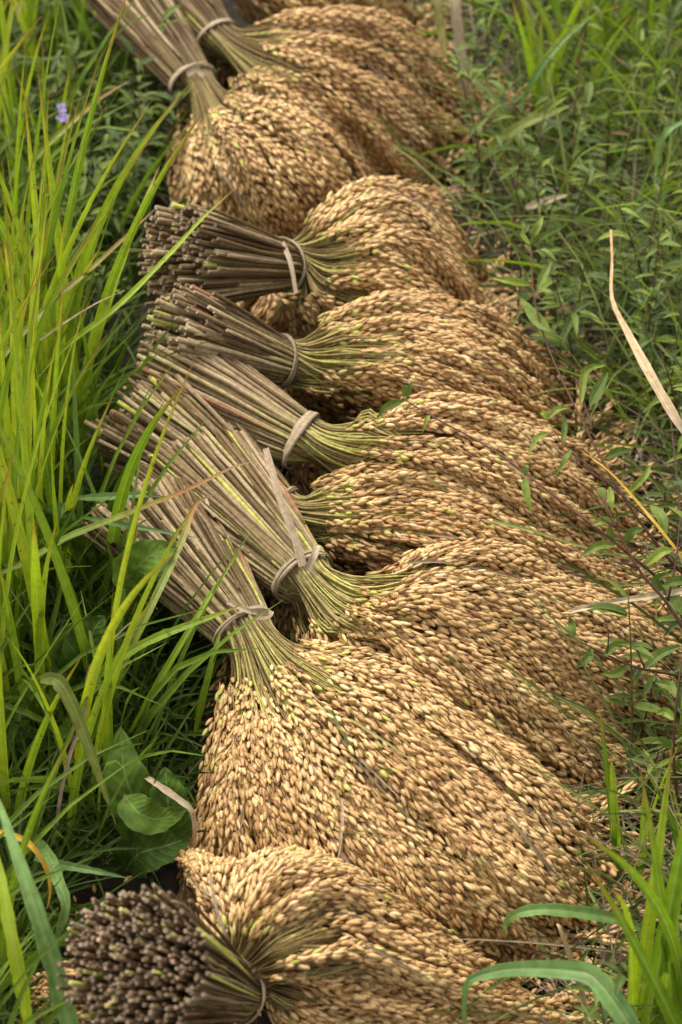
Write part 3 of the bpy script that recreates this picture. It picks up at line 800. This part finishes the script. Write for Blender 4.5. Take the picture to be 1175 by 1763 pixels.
weedmass('small leaved weeds with reddish stems covering the right bank', 420, 'R', (-250, 2200), (600, 1680), (.05, .17), 301, 25,
         dens=lambda x, y: (.3 + .7 * (math.sin(x * .021 + 2) * math.sin(y * .017 + x * .006) > -.15)) if y < 1350 else .3)
weedmass('dark small leaved weeds behind the tall grass at the upper left', 130, 'L', (-250, 620), (40, 330), (.05, .13), 302, 10)

# individual weeds whose stems reach across the grain
def hero_weed(label, path, leaves, rad=.0013, group=None, twigs=(), lr=None):
    p0 = W(*path[0])
    root = thing('weed_plant', label, 'weed', (float(p0[0]), float(p0[1]), 0), group)
    P = np.array([W(*p) for p in path])
    mb = MB(); n = 6 * len(P); q = cr(P, np.linspace(0, len(P) - 1, n))
    tubes(mb, q[None], np.linspace(rad, rad * .35, n)[None], .5, np.array([.3]), 6)
    mb.build('stem', M['stem'], root)
    for tw in twigs:
        mb = MB(); T = np.array([W(*p) for p in tw]); q = cr(T, np.linspace(0, len(T) - 1, 8))
        tubes(mb, q[None], np.linspace(rad * .6, rad * .3, 8)[None], .5, np.array([.0]), 5); mb.build('twig', M['stem'], root)
    rs = np.random.default_rng(len(label) * 7)
    for lf in leaves:
        mb = MB(); L0 = np.array([W(*p) for p in lf[1:]])
        if len(L0) == 2: L0 = np.array([L0[0], (L0[0] + L0[1]) / 2 + [0, 0, .003], L0[1]])
        blade(mb, L0, lf[0], r=rs.uniform(.25, .9) if lr is None else lr, fold=.4, prof=lance, seg=10, nrm=(rs.normal(0, .3), -.7, .8))
        mb.build('leaf', M['weed'], root)
hero_weed('long thin dark weed stem stretching left across the grain, tiny leaves at its tip',
          [(1230, 1085, .03), (1150, 1010, .10), (1060, 935, .14), (950, 850, .155), (850, 775, .155), (750, 720, .15), (692, 685, .15)],
          [(.0055, (903, 822, .152), (907, 850, .148), (916, 885, .14)), (.005, (700, 688, .15), (665, 700, .15), (648, 722, .145)),
           (.004, (695, 685, .15), (700, 662, .16)), (.004, (700, 686, .15), (712, 658, .16)), (.003, (740, 715, .15), (728, 745, .14)),
           (.006, (1062, 938, .14), (1030, 940, .14), (997, 960, .135)), (.006, (1055, 930, .14), (1045, 910, .15)),
           (.004, (905, 820, .155), (906, 800, .16)), (.007, (1110, 975, .12), (1140, 950, .13), (1160, 948, .13))])
hero_weed('tall reddish weed with a forked leafy tip rising beside the dark gap',
          [(1230, 1040, .02), (1150, 960, .08), (1070, 850, .12), (1000, 720, .15), (945, 600, .17), (920, 510, .19), (914, 420, .20)],
          [(.0055, (914, 420, .20), (932, 408, .21), (978, 385, .21)), (.004, (914, 422, .20), (900, 405, .205), (903, 392, .21)),
           (.005, (914, 415, .2), (928, 390, .21), (935, 372, .21)), (.006, (915, 490, .195), (880, 484, .20), (845, 478, .20)),
           (.006, (925, 500, .195), (938, 470, .20), (950, 450, .20)), (.009, (948, 572, .18), (920, 545, .18), (897, 512, .18)),
           (.006, (1000, 700, .15), (1008, 640, .16), (1045, 628, .165)), (.008, (1015, 700, .15), (1030, 670, .15), (1048, 640, .15)),
           (.005, (1075, 855, .12), (1110, 820, .13), (1120, 800, .13)), (.006, (1040, 790, .13), (1090, 775, .13))],
          twigs=[[(1065, 845, .12), (1020, 815, .13), (960, 775, .13)], [(1020, 740, .15), (1005, 690, .15), (990, 650, .16)]])
hero_weed('small forked weed with drooping green leaflets over the grain edge',
          [(1240, 1010, .02), (1170, 940, .08), (1090, 870, .12), (1030, 815, .14), (975, 770, .15), (942, 722, .16)],
          [(.0045, (942, 722, .16), (960, 705, .165), (982, 702, .165)), (.0045, (985, 775, .15), (975, 790, .15), (957, 820, .14)),
           (.0045, (968, 765, .15), (972, 735, .155), (970, 712, .16)), (.0045, (945, 745, .155), (925, 755, .155), (908, 790, .15)),
           (.005, (1050, 838, .13), (1052, 860, .13), (1055, 880, .125)), (.004, (942, 722, .16), (930, 712, .16))],
          rad=.0009)
hero_weed('low weed with red stem creeping over the grain at the right edge',
          [(1250, 1190, .02), (1175, 1165, .06), (1100, 1150, .08), (1040, 1125, .09), (975, 1092, .10)],
          [(.005, (990, 1098, .10), (985, 1075, .10), (980, 1060, .105)), (.006, (1040, 1130, .09), (1060, 1112, .095), (1095, 1105, .095)),
           (.006, (1020, 1115, .09), (1010, 1135, .09), (992, 1150, .085)), (.007, (1110, 1152, .08), (1140, 1125, .085), (1175, 1112, .09)),
           (.006, (1080, 1145, .08), (1060, 1160, .08), (1035, 1160, .08)), (.005, (985, 1096, .10), (975, 1080, .10))],
          twigs=[[(1045, 1128, .09), (1048, 1100, .1), (1046, 1075, .105)], [(1110, 1150, .08), (1098, 1120, .09), (1092, 1095, .1)]], rad=.0012)
hero_weed('dark branching weed at the right edge level with the cream stick',
          [(1260, 1220, .02), (1200, 1120, .08), (1150, 1040, .11), (1100, 980, .13), (1060, 905, .15), (1040, 860, .16)],
          [(.007, (1150, 1035, .11), (1130, 1000, .12), (1160, 985, .13)), (.008, (1175, 1060, .1), (1160, 1030, .1), (1120, 1030, .1)),
           (.006, (1075, 935, .14), (1090, 915, .15), (1110, 910, .15)), (.007, (1140, 1010, .12), (1170, 1000, .12), (1190, 1005, .12)),
           (.008, (1120, 870, .13), (1140, 895, .13), (1145, 935, .12)), (.005, (1040, 860, .16), (1030, 840, .16)), (.006, (1055, 900, .15), (1020, 905, .15))],
          twigs=[[(1100, 978, .13), (1075, 970, .14), (1058, 968, .14)], [(1062, 908, .15), (1040, 895, .155), (1032, 885, .155)], [(1150, 1035, .11), (1165, 960, .13), (1170, 900, .14)]], rad=.0016)
hero_weed('stiff dark weed standing at the right edge below the red creeping stem',
          [(1180, 1420, .0), (1165, 1360, .04), (1160, 1290, .07), (1165, 1210, .10), (1175, 1130, .12)],
          [(.006, (1162, 1290, .07), (1140, 1275, .08), (1120, 1280, .08)), (.006, (1163, 1240, .09), (1145, 1225, .09), (1130, 1230, .09)),
           (.007, (1165, 1200, .1), (1150, 1180, .1), (1128, 1175, .1)), (.006, (1160, 1330, .05), (1175, 1310, .06))], rad=.0014)

# ---- single leaves
def hero_blade(name, label, cat, m, width, pts, r=.6, fold=.3, prof=None, nrm=None, twist=0, seg=22, group=None):
    P = np.array([W(*p) for p in pts])
    mb = MB(); o = P[0].copy(); o[2] = 0
    blade(mb, P, width, r=r, fold=fold, prof=prof, nrm=nrm, twist=twist, seg=seg)
    return tag(mb.build(name, M[m], origin=o), label, cat, group)
flat = lambda t: np.minimum(1, .5 + 3 * t) * (1 - t ** 5) * (.9 + .1 * np.sin(t * 9))
HB = hero_blade
HB('dry_leaf', 'long curved tan dead leaf hanging down the right edge', 'dead leaf', 'drytan', .0080,
   [(1200, 770, .10), (1172, 735, .12), (1122, 650, .14), (1082, 575, .15), (1054, 515, .16), (1054, 450, .165), (1052, 395, .17)], r=.6, prof=lambda t: .35 + .65 * np.exp(-((t - .33) / .25) ** 2) - .15 * t)
HB('dry_stick', 'pale cream dry stalk lying across the grain at the right edge', 'stick', 'litter', .0052,
   [(1240, 1004, .10), (1175, 1018, .11), (1110, 1028, .115), (1050, 1038, .115), (985, 1052, .11)], r=1.0, fold=.5, prof=lambda t: 1 - .35 * t)
HB('seed_grass', 'thin yellow orange grass stem slanting down right over the grain edge', 'grass stem', 'orange', .0022,
   [(1240, 1060, .06), (1175, 960, .12), (1090, 855, .14), (1045, 808, .15), (1000, 775, .15)], r=.6)
HB('seed_grass', 'thin green seed stem lying on the grain near the right edge', 'grass stem', 'pale', .0014,
   [(1150, 985, .10), (1080, 962, .13), (1000, 940, .14), (920, 915, .15), (848, 897, .15)], r=.7, prof=lambda t: np.where(t > .85, 1.8, 1.0))
HB('bent_leaf', 'wide green leaf bent over sharply at the bottom right corner', 'grass leaf', 'blue', .0125,
   [(1140, 1850, .09), (1100, 1790, .12), (1060, 1730, .135), (1022, 1683, .14), (985, 1672, .14), (900, 1668, .14), (842, 1676, .14), (806, 1692, .135), (800, 1730, .12), (800, 1775, .10)], r=.6, prof=lambda t: np.interp(t, [0, .3, .45, .7, .8, 1], [1, 1, .9, .5, .3, .2]))
HB('bent_leaf', 'narrower green leaf arching left above the bent leaf', 'grass leaf', 'blue', .0085,
   [(1120, 1605, .05), (1060, 1582, .07), (990, 1570, .085), (930, 1566, .09), (890, 1574, .085), (870, 1592, .07), (874, 1612, .05)], r=.8)
HB('grass_leaf', 'bright upright grass leaf alone beside the right end of the front fan', 'grass leaf', 'bright', .0068,
   [(1062, 1500, .0), (1060, 1440, .04), (1056, 1360, .08), (1052, 1295, .11)], r=.6)
HB('grass_leaf', 'blue green leaf arching over the weeds at the upper right', 'grass leaf', 'blue', .0065,
   [(895, 205, .05), (905, 165, .09), (930, 120, .12), (970, 70, .14), (1030, 20, .15)], r=.4)
HB('grass_leaf', 'blue green leaf curling at the right edge near the top', 'grass leaf', 'blue', .0075,
   [(1140, 320, .04), (1132, 285, .08), (1140, 240, .11), (1165, 215, .12), (1200, 205, .12)], r=.9)
HB('grass_leaf', 'pale green leaf reaching up right beside the top grain fan', 'grass leaf', 'pale', .011,
   [(815, 290, .03), (850, 255, .06), (900, 215, .09), (950, 195, .10), (985, 180, .09)], r=.8)
HB('grass_leaf', 'narrow leaf arching from the dry straw down to the weeds', 'grass leaf', 'pale', .008,
   [(905, 255, .03), (880, 210, .06), (850, 165, .08), (805, 128, .09), (770, 110, .08)], r=.6)
HB('dry_leaf', 'pale dry straw leaf hanging at the top right of the grain', 'dead leaf', 'litter', .010,
   [(806, 190, .02), (800, 140, .05), (792, 80, .08), (783, 0, .12), (778, -60, .14)], r=1.0, prof=lambda t: .3 + .7 * np.minimum(1, t * 2.5))
HB('dry_leaf', 'yellowish dry straw leaf just left of the pale hanging one', 'dead leaf', 'pale', .008,
   [(768, 110, .04), (762, 70, .07), (755, 20, .10), (748, -50, .13)], r=1.0, prof=lambda t: .4 + .6 * np.minimum(1, t * 2.5))
HB('dry_leaf', 'short dry beige leaf scrap lying in the weeds', 'dead leaf', 'litter', .008, [(905, 358, .06), (935, 348, .065), (985, 333, .065)], r=.95)
HB('dry_leaf', 'small curled orange brown leaf standing at the lower right', 'dead leaf', 'drytan', .004,
   [(1012, 1763, .03), (1000, 1700, .06), (982, 1650, .09), (965, 1600, .11), (958, 1590, .11)], r=.3)
# left side
HB('grass_leaf', 'olive leaf with red tip slanting up to the right over the upper sheaf ends', 'grass leaf', 'olive', .0050,
   [(-60, 700, .14), (0, 620, .18), (90, 520, .20), (160, 460, .21), (225, 400, .21), (272, 355, .20)], r=.5)
HB('grass_leaf', 'lime leaf with tip crossing the cut ends of the level sheaf', 'grass leaf', 'bright', .0046,
   [(30, 690, .10), (110, 600, .15), (200, 530, .18), (290, 440, .19), (350, 375, .19), (408, 322, .18)], r=.75)
HB('grass_leaf', 'slender lime leaf leaning right to a point left of the level sheaf', 'grass leaf', 'bright', .0062,
   [(130, 700, .06), (165, 590, .13), (200, 480, .17), (240, 370, .20), (275, 285, .21)], r=.8)
HB('dry_leaf', 'thin dead leaf rising from left edge up right beside lilac flower', 'dead leaf', 'bicolor', .0050,
   [(20, 340, .08), (60, 275, .11), (120, 215, .13), (180, 165, .14), (226, 138, .14)], r=.4)
HB('grass_leaf', 'long thin leaf turning red then tan across the two front stalk bundles', 'grass leaf', 'bicolor', .0046,
   [(-60, 1010, .13), (30, 975, .15), (110, 928, .155), (178, 900, .16), (250, 872, .16), (330, 840, .155), (400, 805, .15), (445, 793, .145)], r=.5, fold=.15)
HB('grass_leaf', 'leaf with wine red tip hooking over the front stalk bundle', 'grass leaf', 'bicolor', .0056,
   [(170, 1260, .05), (215, 1140, .10), (265, 1035, .13), (310, 940, .14), (330, 885, .145), (345, 862, .145), (375, 850, .14)], r=.3, fold=.2)
HB('grass_leaf', 'wide green leaf reaching right to the tie of the front sheaf', 'grass leaf', 'bright', .0066,
   [(140, 1200, .07), (185, 1150, .10), (245, 1110, .12), (310, 1082, .13), (370, 1060, .13), (420, 1040, .125)], r=.5)
HB('grass_leaf', 'straight lime blade pointing up right across the lower stalks', 'grass leaf', 'bright', .0050,
   [(225, 1260, .04), (270, 1180, .08), (320, 1095, .11), (365, 1020, .13), (408, 957, .135)], r=.65)
HB('grass_leaf', 'short lime blade just below the front tie', 'grass leaf', 'bright', .0052,
   [(335, 1270, .03), (350, 1200, .06), (368, 1130, .085), (386, 1064, .10)], r=.6)
HB('grass_leaf', 'green leaf lying across the front butts just under the long red one', 'grass leaf', 'blue', .0045,
   [(140, 890, .10), (190, 900, .12), (260, 912, .125), (345, 927, .12)], r=.4)
HB('grass_leaf', 'green leaf lying on the cut ends of the front sheaf', 'grass leaf', 'blue', .0065,
   [(130, 858, .11), (180, 856, .125), (240, 852, .13), (288, 856, .125)], r=.5)
HB('grass_leaf', 'short thick leaf with orange torn top in front of the stalks', 'grass leaf', 'bright', .0075,
   [(205, 1080, .05), (215, 1010, .09), (224, 950, .12), (231, 900, .135)], r=.55, prof=lambda t: np.interp(t, [0, .2, .95, 1], [.6, 1, .9, .7]))
HB('drooping_leaf', 'yellow green leaf drooping down to a dry brown tip', 'grass leaf', 'pale', .0105,
   [(70, 1170, .17), (98, 1170, .18), (122, 1205, .17), (150, 1275, .14), (175, 1345, .11), (200, 1420, .07)], r=.82, nrm=(-.3, -.8, .5))
HB('dry_leaf', 'thin orange yellow leaf arching near the lower left edge', 'dead leaf', 'orange', .0040,
   [(-40, 1425, .13), (10, 1435, .14), (50, 1452, .14), (78, 1490, .13), (87, 1530, .11), (82, 1565, .09)], r=.6)
HB('grass_leaf', 'broad blue green leaf sloping down right out of the bottom left', 'grass leaf', 'blue', .0125,
   [(155, 1900, .06), (122, 1770, .12), (92, 1660, .16), (60, 1560, .19), (22, 1450, .21), (-15, 1340, .22)], r=.9)
HB('grass_leaf', 'lime leaf curving down at the bottom left corner', 'grass leaf', 'bright', .0085,
   [(55, 1790, .11), (38, 1700, .15), (20, 1610, .18), (0, 1500, .20), (-25, 1400, .21)], r=.8)
HB('grass_leaf', 'folded green leaf pointing down beside the dark cut ends', 'grass leaf', 'blue', .0085,
   [(60, 1440, .05), (85, 1475, .07), (100, 1515, .075), (114, 1560, .07), (100, 1610, .05), (88, 1650, .03)], r=.7, fold=.5)
HB('grass_leaf', 'narrow leaf lying flat above the dark cut ends', 'grass leaf', 'blue', .0060,
   [(60, 1478, .06), (110, 1490, .07), (165, 1500, .075), (222, 1512, .07)], r=.3)
HB('dry_leaf', 'crumpled brown dead leaf against the left side of the front fan', 'dead leaf', 'litter', .0045,
   [(236, 1328, .08), (270, 1350, .085), (310, 1378, .085), (332, 1400, .08), (336, 1450, .06), (334, 1490, .04)], r=.9)
HB('dead_stem', 'thin reddish brown dead stem curving up the left side', 'dead stem', 'litter', .0026,
   [(98, 1480, .04), (100, 1400, .08), (118, 1310, .10), (145, 1230, .12), (155, 1150, .14), (205, 1090, .15), (240, 1060, .15)], r=.35)
HB('dead_stem', 'pale thin straw crossing the grass below the olive leaf', 'dead stem', 'litter', .0016,
   [(20, 620, .14), (70, 585, .16), (120, 550, .17), (170, 520, .17), (215, 500, .17)], r=1.0)

# broad leaved plant on the left
def ovate(t): return np.sin(np.clip(t, 0, 1) ** .7 * math.pi) ** .85 * (1 + .05 * np.sin(t * 40)) + .01
def broad_plant(label, leaves, root_px):
    r0 = W(*root_px)
    root = thing('broad_leaf_plant', label, 'plant', (float(r0[0]), float(r0[1]), 0))
    for (wd, r, pts) in leaves:
        P = np.array([W(*p) for p in pts]); seg = 20
        mb = MB()
        # wide leaf: seven points across with a raised rim
        p = cr(P, np.linspace(0, len(P) - 1, seg)); T = nz(np.gradient(p, axis=0))
        n0 = np.array([.1, -.55, .8]); A = nz(np.cross(T, n0)); N_ = nz(np.cross(A, T)); s_ = np.linspace(0, 1, seg)
        hw = ovate(s_) * wd / 2
        x = np.linspace(-1, 1, 9)
        G = p[:, None] + A[:, None] * (x[None, :, None] * hw[:, None, None]) + N_[:, None] * ((np.abs(x)[None] ** 1.3 * .28 * hw[:, None] + .0012 * np.sin(s_[:, None] * 26 + np.abs(x)[None] * 4) * np.abs(x)[None])[..., None])
        G2 = G - N_[:, None] * .0004
        i, j = np.meshgrid(np.arange(seg - 1), np.arange(8), indexing='ij')
        q = np.stack([i * 9 + j, i * 9 + j + 1, (i + 1) * 9 + j + 1, (i + 1) * 9 + j], -1).reshape(-1, 4)
        aa = np.repeat(s_, 9); xx = np.tile(x, seg)
        mb.add(G, q, None, aa, r, xx); mb.add(G2, q[:, ::-1], None, aa, r, xx)
        mb.build('leaf', M['broad'], root)
    for (wd, r, pts) in leaves:
        mb = MB(); q = np.array([r0, (r0 + W(*pts[0])) / 2 + [0, 0, .004], W(*pts[0])])
        q = cr(q, np.linspace(0, 2, 6)); tubes(mb, q[None], np.full((1, 6), .001), .5, np.array([.9]), 5); mb.build('petiole', M['stem'], root)
broad_plant('broad oval leaved plant growing left of the front grain fan',
            [(.036, .5, [(262, 1465, .03), (240, 1400, .06), (215, 1330, .085), (208, 1250, .10)]),
             (.030, .2, [(275, 1475, .03), (290, 1420, .06), (288, 1360, .08), (284, 1320, .09)]),
             (.023, .6, [(215, 1370, .09), (240, 1400, .09), (275, 1410, .08), (325, 1392, .07)]),
             (.030, .0, [(215, 1500, .02), (240, 1470, .04), (290, 1455, .05), (330, 1440, .05)])], (262, 1500, 0))
broad_plant('curled round leaved plant in front of the front stalk bundle',
            [(.030, .9, [(230, 1015, .115), (232, 985, .13), (262, 955, .145), (306, 942, .14)]),
             (.026, .5, [(240, 1030, .10), (252, 1000, .125), (272, 975, .13), (296, 960, .12)])], (245, 1060, 0))
broad_plant('dark broad leaved plant half hidden in the tall left grass',
            [(.036, .1, [(150, 1200, .04), (150, 1140, .09), (160, 1090, .11), (180, 1060, .12)]),
             (.032, .0, [(70, 950, .06), (90, 920, .10), (105, 890, .12), (112, 865, .12)]),
             (.034, .3, [(170, 1210, .03), (140, 1170, .07), (120, 1110, .10), (128, 1070, .11)])], (150, 1240, 0))

# tufts of tall bright leaves
def tuft(label, px, py, n, hr, wr, m='bright', spread=.03, lean=(0, .28), curl=(.0, .6), az=None, seed=0, rr=(.3, 1.0), group=None):
    rs = np.random.default_rng(seed + 4000)
    c = W(px, py, 0)
    root = thing('grass_tuft', label, 'grass tuft', (float(c[0]), float(c[1]), 0.0), group)
    for k in range(n):
        r = c + np.array([rs.normal(0, spread), rs.normal(0, spread), -.004])
        a = rs.uniform(0, 6.3) if az is None else az + rs.normal(0, .9)
        P = path_up(r, rs.uniform(*hr), rs.uniform(*lean), a, rs.uniform(*curl), 7)
        mb = MB(); blade(mb, P, rs.uniform(*wr), r=rs.uniform(*rr), fold=.35, seg=14, nrm=nz(np.array([rs.normal(0, .5), -.8, .35])), twist=rs.normal(0, .6))
        mb.build('leaf', M[m], root)
tufts_left = [
    (-60, 560, 16, 'tall lime grass tuft filling the upper left edge beside the olive leaf'),
    (20, 720, 20, 'tall lime grass tuft at left edge level with the stalk ends'),
    (95, 820, 14, 'lime tuft nearest the left cut stalk ends'),
    (-40, 930, 20, 'dense tall tuft with red tipped leaves at the left edge'),
    (50, 1060, 22, 'tall bright tuft left of the two front stalk bundles'),
    (-70, 1180, 20, 'bright tuft half outside the left edge by the front bundle'),
    (70, 1290, 18, 'tuft of long leaves left of the drooping yellow green leaf'),
    (-30, 1450, 18, 'tuft rising at the left edge above the orange yellow leaf'),
    (-60, 1700, 14, 'lime tuft in the bottom left corner'),
    (120, 1420, 9, 'thin green tuft beside the broad oval leaved plant'),
    (10, 330, 14, 'tuft of lime leaves in the top left corner region'),
    (70, 150, 8, 'thin green tuft at the very top left'),
]
for i, (px, py, n, lb) in enumerate(tufts_left):
    tuft(lb, px, py, int(n * (1.4 if py < 1250 else .7)), (.20, .42) if py > 400 else (.14, .26), (.004, .0098), seed=i, spread=.024, az=None, lean=(0, .13), curl=(.0, .75), group='tall bright grass tufts on the left')
tufts_right = [
    (955, 210, 13, (.10, .22), (.006, .010), 'lime tuft with broad leaves at the top right'),
    (1045, 150, 14, (.12, .24), (.006, .010), 'dark centred tuft of upright leaves near the top right corner'),
    (1150, 90, 12, (.10, .18), (.004, .007), 'thin tuft in the top right corner'),
    (1165, 1860, 16, (.16, .32), (.008, .012), 'big bright tuft in the bottom right corner'),
    (1215, 1640, 12, (.14, .26), (.006, .010), 'bright tuft at the right edge above the corner one'),
    (1120, 1540, 6, (.08, .15), (.004, .007), 'small sparse tuft left of the right edge tuft'),
    (1190, 1300, 6, (.06, .12), (.003, .005), 'small grass tuft at the right edge beside the stiff dark weed'),
]
for i, (px, py, n, hr, wr, lb) in enumerate(tufts_right):
    tuft(lb, px, py, n, hr, wr, seed=40 + i, spread=.02, lean=(0, .35), curl=(0, .8), group='bright grass tufts on the right', rr=(.15, .8))

# lilac flower
def flower():
    c = W(112, 196, .13); g = W(130, 330, 0)
    root = thing('lilac_flower', 'tiny pale lilac flower on a thin stem at the upper left', 'flower', (float(g[0]), float(g[1]), 0))
    rs = np.random.default_rng(5)
    mb = MB(); q = cr(np.array([g, (g + c) / 2 + [.005, 0, .01], c]), np.linspace(0, 2, 10))
    tubes(mb, q[None], np.full((1, 10), .0006), .5, np.array([.6]), 5); mb.build('stem', M['stem'], root)
    for f in range(3):
        cc = c + rs.normal(0, .003, 3)
        for k in range(4):
            a = k * 1.57 + f; d = nz(np.array([math.cos(a), math.sin(a) * .5 - .3, math.sin(a)]))
            mb = MB(); blade(mb, np.array([cc, cc + d * .003, cc + d * .0055]), .0045, r=rs.uniform(), prof=ovate, seg=6, nrm=(0, -.8, .6)); mb.build('petal', M['petal'], root)
flower()
